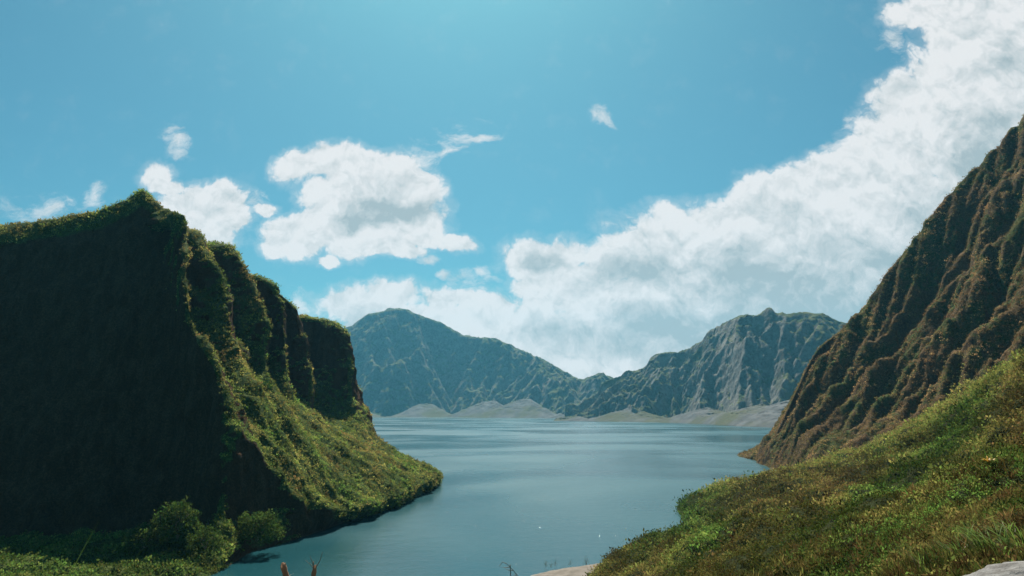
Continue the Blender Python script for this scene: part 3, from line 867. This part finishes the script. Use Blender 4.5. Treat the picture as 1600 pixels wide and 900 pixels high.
tn = tn * (1 - gr) + (0.55 + 0.15 * rng.normal(size=len(q))) * gr
o = leaves_mesh('undergrowth', q, nr, rad(dd) * (0.6 + 0.9 * rng.random(len(q)) ** 2) * np.where((rng.random(len(q)) < 0.06) & (dd > 60), 1.8, 1.0), 28, tn, lm, M_leaf, 0.32, width=0.27)
tag(o, 'tangled green and brown scrub covering the near hill down to the lake', 'scrub', kind='stuff')
radn = lambda dd: 0.07 + 0.0052 * dd
q, nr, dd = surface_points(HI_G, HI_N, np.ones(HI_G.shape[:2]), radn, 1.2, 40000)
ok = dd < 45
q, nr, dd = q[ok], nr[ok], dd[ok]
tn = 0.42 + 1.0 * fbm(q / 2.5, 3) + 0.15 * rng.normal(size=len(q))
o = leaves_mesh('grass', q, nr, radn(dd) * (0.7 + 0.9 * rng.random(len(q)) ** 2), 16, tn, (0.4 + 0.7 * sstep(fbm(q / 5.0 + 2, 3), -0.15, 0.4)) * (0.6 + 0.8 * rng.random(len(q))), M_leaf, 1.2, up=1.1, width=0.05)
tag(o, 'fine green and straw coloured grass on the near bank', 'grass', kind='stuff')

# cliff: scrub on its apron, ledges and rim
rad = lambda dd: 0.22 + 0.0022 * dd
wgt = np.clip((vegl.reshape(G_CL.shape[:2]) - 0.3) / 0.5, 0, 1)
q, nr, dd = surface_points(G_CL, N_CL, wgt, rad, 0.9, 65000)
tn = 0.60 + 0.8 * fbm(q / 14.0, 3) + 0.10 * rng.normal(size=len(q))
low = (1 - sstep(q[:, 1], 168, 180)) * (1 - sstep(q[:, 2], 9, 16)) * (q[:, 0] < -40)     # lusher shore growth, leaf colour darkened to stand for the shade below the face
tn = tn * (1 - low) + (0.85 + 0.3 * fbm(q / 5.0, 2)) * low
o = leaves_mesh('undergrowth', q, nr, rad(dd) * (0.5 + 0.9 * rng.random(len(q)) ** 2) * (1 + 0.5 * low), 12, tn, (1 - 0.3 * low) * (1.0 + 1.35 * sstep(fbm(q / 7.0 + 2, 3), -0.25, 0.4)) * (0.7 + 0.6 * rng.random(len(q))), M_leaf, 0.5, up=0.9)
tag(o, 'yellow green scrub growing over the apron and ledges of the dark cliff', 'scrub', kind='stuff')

# brown mountainside
rad = lambda dd: 0.2 + 0.0017 * dd
wgt = np.clip(vegb.reshape(BR_G.shape[:2]), 0.05, 1)
q, nr, dd = surface_points(BR_G, BR_N, wgt, rad, 0.5, 65000)
tn = 0.30 + 1.0 * fbm(q / 24.0, 3) + 0.08 * rng.normal(size=len(q))
o = leaves_mesh('undergrowth', q, nr, rad(dd) * (0.5 + 0.9 * rng.random(len(q)) ** 2), 10, tn, (0.75 + 1.15 * sstep(fbm(q / 16.0 + 2, 3), -0.2, 0.45)) * (0.7 + 0.6 * rng.random(len(q))), M_dry, 0.5)
tag(o, 'dry brown scrub clothing the spurs of the steep mountainside', 'scrub', kind='stuff')

# ------------------------------------------------------------------ sandy spit at the foot of the hill
M_sand, t = new_mat('sand')
pos = t.add('ShaderNodeNewGeometry').outputs['Position']
n1 = t.noise(pos, 0.5, 5, 0.6); n2_ = t.noise(pos, 4.0, 3, 0.6)
c = t.mix(t.ramp(n1, 0.35, 0.65), (0.20, 0.17, 0.14), (0.13, 0.11, 0.085))
finish(t, c, 0.9, t.math('ADD', n1, t.math('MULTIPLY', n2_, 0.3)), 0.15)
ring = [(812, 906), (826, 900), (845, 895.5), (866, 891), (892, 887), (915, 884), (940, 880), (966, 878), (990, 890), (985, 930), (940, 950), (880, 945), (820, 925), (790, 910)]
ring = np.array([P(*r_) for r_ in ring]); cen = ring.mean(0)
rows = []
for k in range(13):
    f_ = k / 12
    ang = np.linspace(0, len(ring), 85)
    rr = np.stack([np.interp(ang, np.arange(len(ring) + 1), np.append(ring[:, c_], ring[0, c_])) for c_ in range(3)], -1)
    q = cen + (rr - cen) * f_
    q[:, :2] += (rr - cen)[:, :2] * 0.05 * f_ * fbm(q / 2.5, 3)[:, None]
    q[:, 2] = 0.75 * (1 - f_ ** 2) - 0.22 * (f_ > .99) + 0.10 + 0.12 * fbm(q / 1.7, 3)
    rows.append(q)
bch = grid_mesh('beach', np.array(rows), M_sand)
tag(bch, 'small spit of pale sand at the foot of the green hill', 'beach', kind='structure')

# ------------------------------------------------------------------ plants and the stone near the camera
HF = HI_G.reshape(-1, 3); HPX, HPY, HDEP = project(HF)


def on_hill(px, py):
    """nearest visible point of the hill under a point of the photo"""
    e = np.hypot(HPX - px, HPY - py) + 0.02 * HDEP + 1e4 * (HDEP < 0.5)
    near_ = np.where(e < e.min() + 6)[0]
    return HF[near_[np.argmin(HDEP[near_])]].copy()


def ground_z(x, y):
    e = np.hypot(HF[:, 0] - x, HF[:, 1] - y)
    k = np.argsort(e)[:4]
    return HF[k, 2].max()


def plain_leaf(name, col, trans=0.4, rough=0.45, gloss=0.3):
    m, t = new_mat(name)
    pos = t.add('ShaderNodeTexCoord').outputs['Object']
    lum = attr(t, 'lum')
    c = t.mix(t.noise(pos, 6.0, 3, 0.6), col, tuple(x * 0.6 for x in col))
    c = t.mix(1.0, c, lum, 'MULTIPLY')
    b = t.add('ShaderNodeBsdfPrincipled'); t.inp(b.inputs['Base Color'], c); b.inputs['Roughness'].default_value = rough
    b.inputs['Specular IOR Level'].default_value = gloss
    tr = t.add('ShaderNodeBsdfTranslucent'); t.inp(tr.inputs[0], c)
    mx = t.add('ShaderNodeMixShader'); mx.inputs[0].default_value = trans
    t.l.new(b.outputs[0], mx.inputs[1]); t.l.new(tr.outputs[0], mx.inputs[2])
    o = t.add('ShaderNodeOutputMaterial'); t.l.new(mx.outputs[0], o.inputs[0])
    return m


M_blade = plain_leaf('grass_blade', (0.19, 0.29, 0.055), 0.45, 0.5, 0.12)
M_straw = plain_leaf('straw', (0.42, 0.34, 0.20), 0.25)
M_tan = plain_leaf('dry_seed', (0.55, 0.33, 0.20), 0.45, 0.7, 0.1)
M_twig = plain_leaf('dry_twig', (0.42, 0.33, 0.24), 0.3, 0.8, 0.1)
M_yellow = plain_leaf('yellow_petal', (0.62, 0.36, 0.05), 0.4)
M_bush = leaf_mat('bush_leaves', (0.14, 0.12, 0.035), (0.12, 0.17, 0.035), (0.06, 0.15, 0.03))


def blades(name, root, specs, mat, parent=None, seg=7):
    """specs: (azimuth, length, lean, width, droop, dx, dy) for each folded grass blade; verts are local to root"""
    V_, F_, L_ = [], [], []
    for az, ln, lean, wd_, droop, dx, dy in specs:
        hd = np.array((math.cos(az), math.sin(az), 0)); sdv = np.array((-math.sin(az), math.cos(az), 0))
        p_ = np.array((dx, dy, -0.03)); a_ = lean; lum = rng.uniform(.7, 1.4)
        b0 = len(V_)
        for i in range(seg + 1):
            f_ = i / seg
            w_ = wd_ * (1 - f_ ** 2.2) * (0.5 + 0.5 * min(1, f_ * 4)) + 0.0004
            nrm_ = np.cross(sdv, hd * math.sin(a_) + np.array((0, 0, math.cos(a_))))
            V_ += [p_ - sdv * w_, p_ - nrm_ * w_ * 0.35, p_ + sdv * w_]; L_ += [lum] * 3
            p_ = p_ + (hd * math.sin(a_) + np.array((0, 0, math.cos(a_)))) * ln / seg
            a_ += droop / seg
        for i in range(seg):
            k = b0 + i * 3
            F_ += [(k, k + 1, k + 4, k + 3), (k + 1, k + 2, k + 5, k + 4)]
    o = np_mesh(name, np.array(V_), np.array(F_), mat, {'lum': np.array(L_)}, True, parent)
    if parent is None:
        o.location = Vector(root)
    return o


def tube(pts, radii, n=6):
    pts = np.array(pts, float); V_, F_ = [], []
    for i, q in enumerate(pts):
        d_ = pts[min(i + 1, len(pts) - 1)] - pts[max(i - 1, 0)]; d_ /= np.linalg.norm(d_)
        a_ = np.cross(d_, (0.3, 0.9, 0.2)); a_ /= np.linalg.norm(a_); b_ = np.cross(d_, a_)
        for k in range(n):
            th = 2 * math.pi * k / n
            V_.append(q + radii[i] * (math.cos(th) * a_ + math.sin(th) * b_))
    for i in range(len(pts) - 1):
        for k in range(n):
            F_.append((i * n + k, i * n + (k + 1) % n, (i + 1) * n + (k + 1) % n, (i + 1) * n + k))
    return V_, F_


def tubes(name, lines, mat, parent=None):
    V_, F_ = [], []
    for pts, radii in lines:
        v_, f_ = tube(pts, radii); F_ += [tuple(len(V_) + x for x in q) for q in f_]; V_ += v_
    return np_mesh(name, np.array(V_), np.array(F_), mat, {'lum': np.ones(len(V_))}, True, parent)


def empty(name, loc, label, cat, group=None):
    o = bpy.data.objects.new(name, None); COL.objects.link(o); o.location = Vector(loc); o.empty_display_size = 0.1
    return tag(o, label, cat, group)


U_ = rng.uniform
# grass tufts on the near bank
TUFTS = [
    (1497, 868, 24, .50, 'tuft of long green grass left of the broad leaved clump by the grey stone'),
    (1548, 858, 34, .58, 'thickest clump of long green blades on the bank above the grey stone'),
    (1580, 838, 30, .55, 'tall green blades at the right edge of the photo, highest on the bank'),
    (1592, 868, 26, .42, 'short green tuft in the corner right behind the grey stone'),
    (1446, 884, 22, .42, 'pale streaked grass tuft just beyond the left end of the grey stone'),
    (1415, 872, 20, .55, 'thin grass tuft leaning left, lowest on the bank left of the grey stone'),
    (1520, 838, 20, .50, 'sparse grass tuft with pale tips above the thickest clump on the bank'),
]
for px, py, n, hgt, lab in TUFTS:
    r_ = on_hill(px, py)
    sp = [(rng.normal(2.6, 0.9), 1.35 * hgt * U_(.6, 1.25), U_(.1, .5), U_(.008, .017), U_(.6, 1.7), rng.normal() * .13, rng.normal() * .13) for _ in range(n)]
    root = empty('grass_tuft', r_, lab, 'grass tuft', 'grass tufts on the near bank')
    blades('green_blades', r_, sp, M_blade, root)
    sp = [(rng.normal(2.6, 0.9), hgt * U_(.7, 1.3), U_(.2, .6), U_(.004, .007), U_(.6, 1.4), rng.normal() * .15, rng.normal() * .15) for _ in range(max(5, n // 3))]
    blades('dry_blades', r_, sp, M_straw, root)

# the grey stone in the corner
def stone():
    nu_, nv_ = 90, 50
    th = np.linspace(0, 2 * np.pi, nu_); ph = np.linspace(0.02, np.pi - 0.02, nv_)
    T_, Q_ = np.meshgrid(th, ph, indexing='ij')
    d_ = np.stack([np.cos(T_) * np.sin(Q_), np.sin(T_) * np.sin(Q_), np.cos(Q_)], -1).reshape(-1, 3)
    rr = 1 + 0.12 * fbm(d_ * 2.2 + 4, 4)[:, None] + 0.10 * (ridged(d_ * 3.0 + 1, 4) - 0.5)[:, None] + 0.03 * fbm(d_ * 12, 3)[:, None]
    v_ = d_ * rr * np.array((0.90, 0.62, 0.39))
    v_.reshape(nu_, nv_, 3)[-1] = v_.reshape(nu_, nv_, 3)[0]
    m, t = new_mat('grey_stone')
    pos = t.add('ShaderNodeTexCoord').outputs['Object']
    a_ = t.noise(pos, 9.0, 6, 0.65); b_ = t.noise(pos, 40.0, 4, 0.6)
    c = t.mix(t.ramp(a_, 0.35, 0.65), (0.23, 0.22, 0.205), (0.11, 0.10, 0.09))
    c = t.mix(t.ramp(b_, 0.55, 0.7, 0, 0.6), c, (0.10, 0.09, 0.075))
    finish(t, c, 0.9, t.math('ADD', a_, t.math('MULTIPLY', b_, 0.35)), 0.03, 0.2)
    o = grid_mesh('stone', v_.reshape(nu_, nv_, 3), m)
    o.location = Vector(P(1692, 994, 4.4))
    tag(o, 'rough pale grey stone in the bottom right corner in front of the grass', 'stone')


stone()

# dry flower stalks rising in front of the lake
def stalk(name, px, py, Y, lab, cat, kind):
    top = P(px, py, Y); gz = ground_z(top[0], top[1]) - 0.05
    hgt = top[2] - gz
    root = empty(name, (top[0], top[1], gz), lab, cat, 'dry stalks in front of the lake')
    bend = rng.normal(size=2) * 0.03
    line = [np.array((bend[0] * math.sin(f_ * 3), bend[1] * f_, hgt * f_)) for f_ in np.linspace(0, 1, 9)]
    line = [q - np.array((line[-1][0], line[-1][1], 0)) * (i / 8) for i, q in enumerate(line)]
    tubes('stem', [(line, np.linspace(0.006, 0.003, 9))], M_twig, root)
    if kind == 'cob':
        pr = [np.array((-0.018, 0, hgt)) + np.array((0.045, 0.0, -0.13)) * f_ for f_ in np.linspace(0, 1, 9)]
        tubes('seed_head', [(pr, [.006, .017, .019, .016, .018, .017, .014, .011, .004])], M_tan, root)
        sp = [(U_(0, 6.3), U_(.05, .11), U_(.3, 1.0), .003, .7, U_(-.02, .02), 0) for _ in range(7)]
        lf = blades('dry_leaf', None, sp, M_straw, root); lf.location = (-0.02, 0, hgt - 0.10)
    elif kind == 'fork':
        pr = [np.array((0, 0, hgt - 0.10)) + np.array((0.012, 0.0, 0.08)) * f_ for f_ in np.linspace(0, 1, 7)]
        tubes('seed_head', [(pr, [.009, .014, .016, .016, .013, .010, .004])], M_tan, root)
        b_ = np.array((0.006, 0, hgt - 0.05))
        tubes('twig', [([b_, b_ + (0.03, 0, .05), b_ + (0.045, 0, .10)], [.0035, .0025, .0012]), ([b_, b_ + (-.02, 0, .03), b_ + (-.055, 0, .055)], [.003, .002, .001]),
                       ([b_, b_ + (-.015, 0, .05), b_ + (-.03, 0, .08)], [.003, .002, .001])], M_twig, root)
    else:
        c_ = np.array((0, 0, hgt)); ls = []
        main = [c_ + np.array((.10, 0, -.16)) * (1 - f_) + np.array((-0.02 * f_, 0, .02 * math.sin(3 * f_))) for f_ in np.linspace(0, 1, 7)]
        ls.append((main, np.linspace(.004, .0015, 7)))
        for k in range(1, 7):
            a_ = main[k]; ls.append(([a_, a_ + np.array((-.02 - .01 * U_(), U_(-.01, .01), U_(-.012, .02))), a_ + np.array((-.05, U_(-.02, .02), U_(-.03, .035)))], [.0025, .002, .001]))
        tubes('twig', ls, M_twig, root)
    return root


stalk('dry_stalk', 446, 879, 4.3, 'dry stalk with a thick tan seed head, left of the forked one', 'dry plant', 'cob')
stalk('dry_stalk', 490, 877, 4.4, 'dry brown stalk with a forked top at the bottom edge', 'dry plant', 'fork')
stalk('dry_stalk', 797, 882, 4.6, 'pale leafless twig arching over the water beside the sand spit', 'dry plant', 'twig')

# single grass stems whose tips just reach into the picture
for px, py, lab in ((373, 889, 'thin green grass stem left of the tan seed head'), (625, 893, 'thin grass tip between the forked stalk and the pale twig'),
                    (742, 892, 'thin dark grass tip just left of the pale arching twig')):
    tp = P(px, py, 4.5); gz = ground_z(tp[0], tp[1]) - 0.04
    o = blades('tall_grass', (tp[0], tp[1], gz), [(U_(0, 6.3), tp[2] - gz + 0.02, 0.02, .004, .12, 0, 0), (U_(0, 6.3), (tp[2] - gz) * .9, 0.03, .005, .2, .01, 0)], M_blade, seg=10)
    tag(o, lab, 'tall grass', 'tall grass along the bottom edge')
tp = P(8, 874, 3.6); gz = ground_z(tp[0], tp[1])
o = blades('tall_grass', (tp[0], tp[1], gz), [(math.pi * .9, 2.1, .03, .012, .5, .1, 0), (0.1, 2.1, .02, .010, .45, -.05, 0), (0.4, 2.0, .03, .010, .6, .0, .05)], M_blade, seg=12)
tag(o, 'broad green blades in the bottom left corner', 'tall grass', 'tall grass along the bottom edge')

# yellow flowers on the hill
r_ = on_hill(1540, 729)
sp = [(U_(0, 6.3), U_(.25, .5) * HDEP[np.argmin(np.linalg.norm(HF - r_, axis=1))] / 40, U_(.3, 1.2), .05, 1.0, rng.normal() * .05, rng.normal() * .05) for _ in range(16)]
o = blades('yellow_plant', r_ + np.array((0, 0, .35)), sp, M_yellow); tag(o, 'small yellow orange plant standing out on the shaded part of the green hill', 'plant')


def bush(px, py, Y, rx, rz, lab, group=None, n=420, tint=.62, name='bush', base=None):
    """a rounded bush: stems, and leaves in uneven clumps over its dome"""
    c = P(px, py, Y) if base is None else base
    gz = c[2] - rz
    root = empty(name, (c[0], c[1], gz), lab, name, group)
    d_ = rng.normal(size=(n, 3)); d_ /= np.linalg.norm(d_, axis=1)[:, None]; d_[:, 2] = np.abs(d_[:, 2]) * 1.05 - 0.25
    k_ = 0.62 + 0.75 * fbm(d_ * 2.3 + px, 3) + 0.22 * rng.random(n)
    q_ = d_ * k_[:, None] * np.array((rx, rx * .9, rz * 1.7)) + np.array((0, 0, rz * .45))
    tn_ = tint + 0.5 * fbm(d_ * 2 + 3, 2) + 0.1 * rng.normal(size=n)
    leaves_mesh('foliage', q_, d_, np.full(n, rx * .15) * U_(.6, 1.4, n), 14, tn_, U_(.35, .95, n), M_bush, 0.5, parent=root, width=.3)
    ls = [([np.zeros(3), np.array((U_(-.3, .3) * rx, U_(-.3, .3) * rx, rz * .6)), np.array((U_(-.6, .6) * rx, U_(-.6, .6) * rx, rz * 1.2))], [rx * .03, rx * .02, rx * .008]) for _ in range(7)]
    tubes('stem', ls, M_twig, root)
    return root


bush(280, 808, 156, 5.4, 4.4, 'big round green bush at the foot of the dark cliff face', 'bushes at the foot of the cliff')
bush(322, 838, 153, 3.6, 2.6, 'small bush leaning on the right side of the big round bush', 'bushes at the foot of the cliff', 260)
bush(228, 838, 154, 5.0, 2.4, 'low spreading bush on the left of the big round bush', 'bushes at the foot of the cliff', 300)
bush(404, 818, 166, 5.6, 3.6, 'bush on the shore below the dark overhang, nearest the water', 'bushes at the foot of the cliff')
bush(415, 604, 222, 3.0, 3.0, 'bright green shrub halfway up the cliff below the buttresses', None, 260, 1.0)
for i, (px, py, sz, lab) in enumerate(((853, 889, .9, 'darkest of the little shrubs on the sand spit'), (861, 890, .65, 'low shrub right beside the darkest one on the sand spit'),
                                       (868, 887, .8, 'thin upright shrub in the middle of the sand spit'), (891, 886, .8, 'round shrub on the ridge of the sand spit'), (916, 884, 1.2, 'widest shrub on the sand spit, next to the hill'))):
    b_ = P(px, py, None); b_[2] = 0.7 + sz * .5
    bush(px, py, 0, sz * .62, sz, lab, 'shrubs on the sand spit', 40, .35, 'shrub', b_)
r_ = on_hill(1017, 850)
rt = empty('sapling', r_, 'small dark sapling sticking up above the left edge of the green hill', 'sapling')
tubes('trunk', [([np.zeros(3), np.array((.1, 0, 1.2)), np.array((.05, 0, 2.3))], [.06, .04, .02]), ([np.array((.1, 0, 1.2)), np.array((-.5, 0, 2.0))], [.03, .012])], M_twig, rt)
q_ = rng.normal(size=(26, 3)) * np.array((.5, .4, .22)) + np.array((0, 0, 2.3))
leaves_mesh('crown', q_, np.tile((0, 0, 1.0), (26, 1)), np.full(26, .32), 14, np.full(26, .5), np.full(26, .8), M_bush, .6, parent=rt)
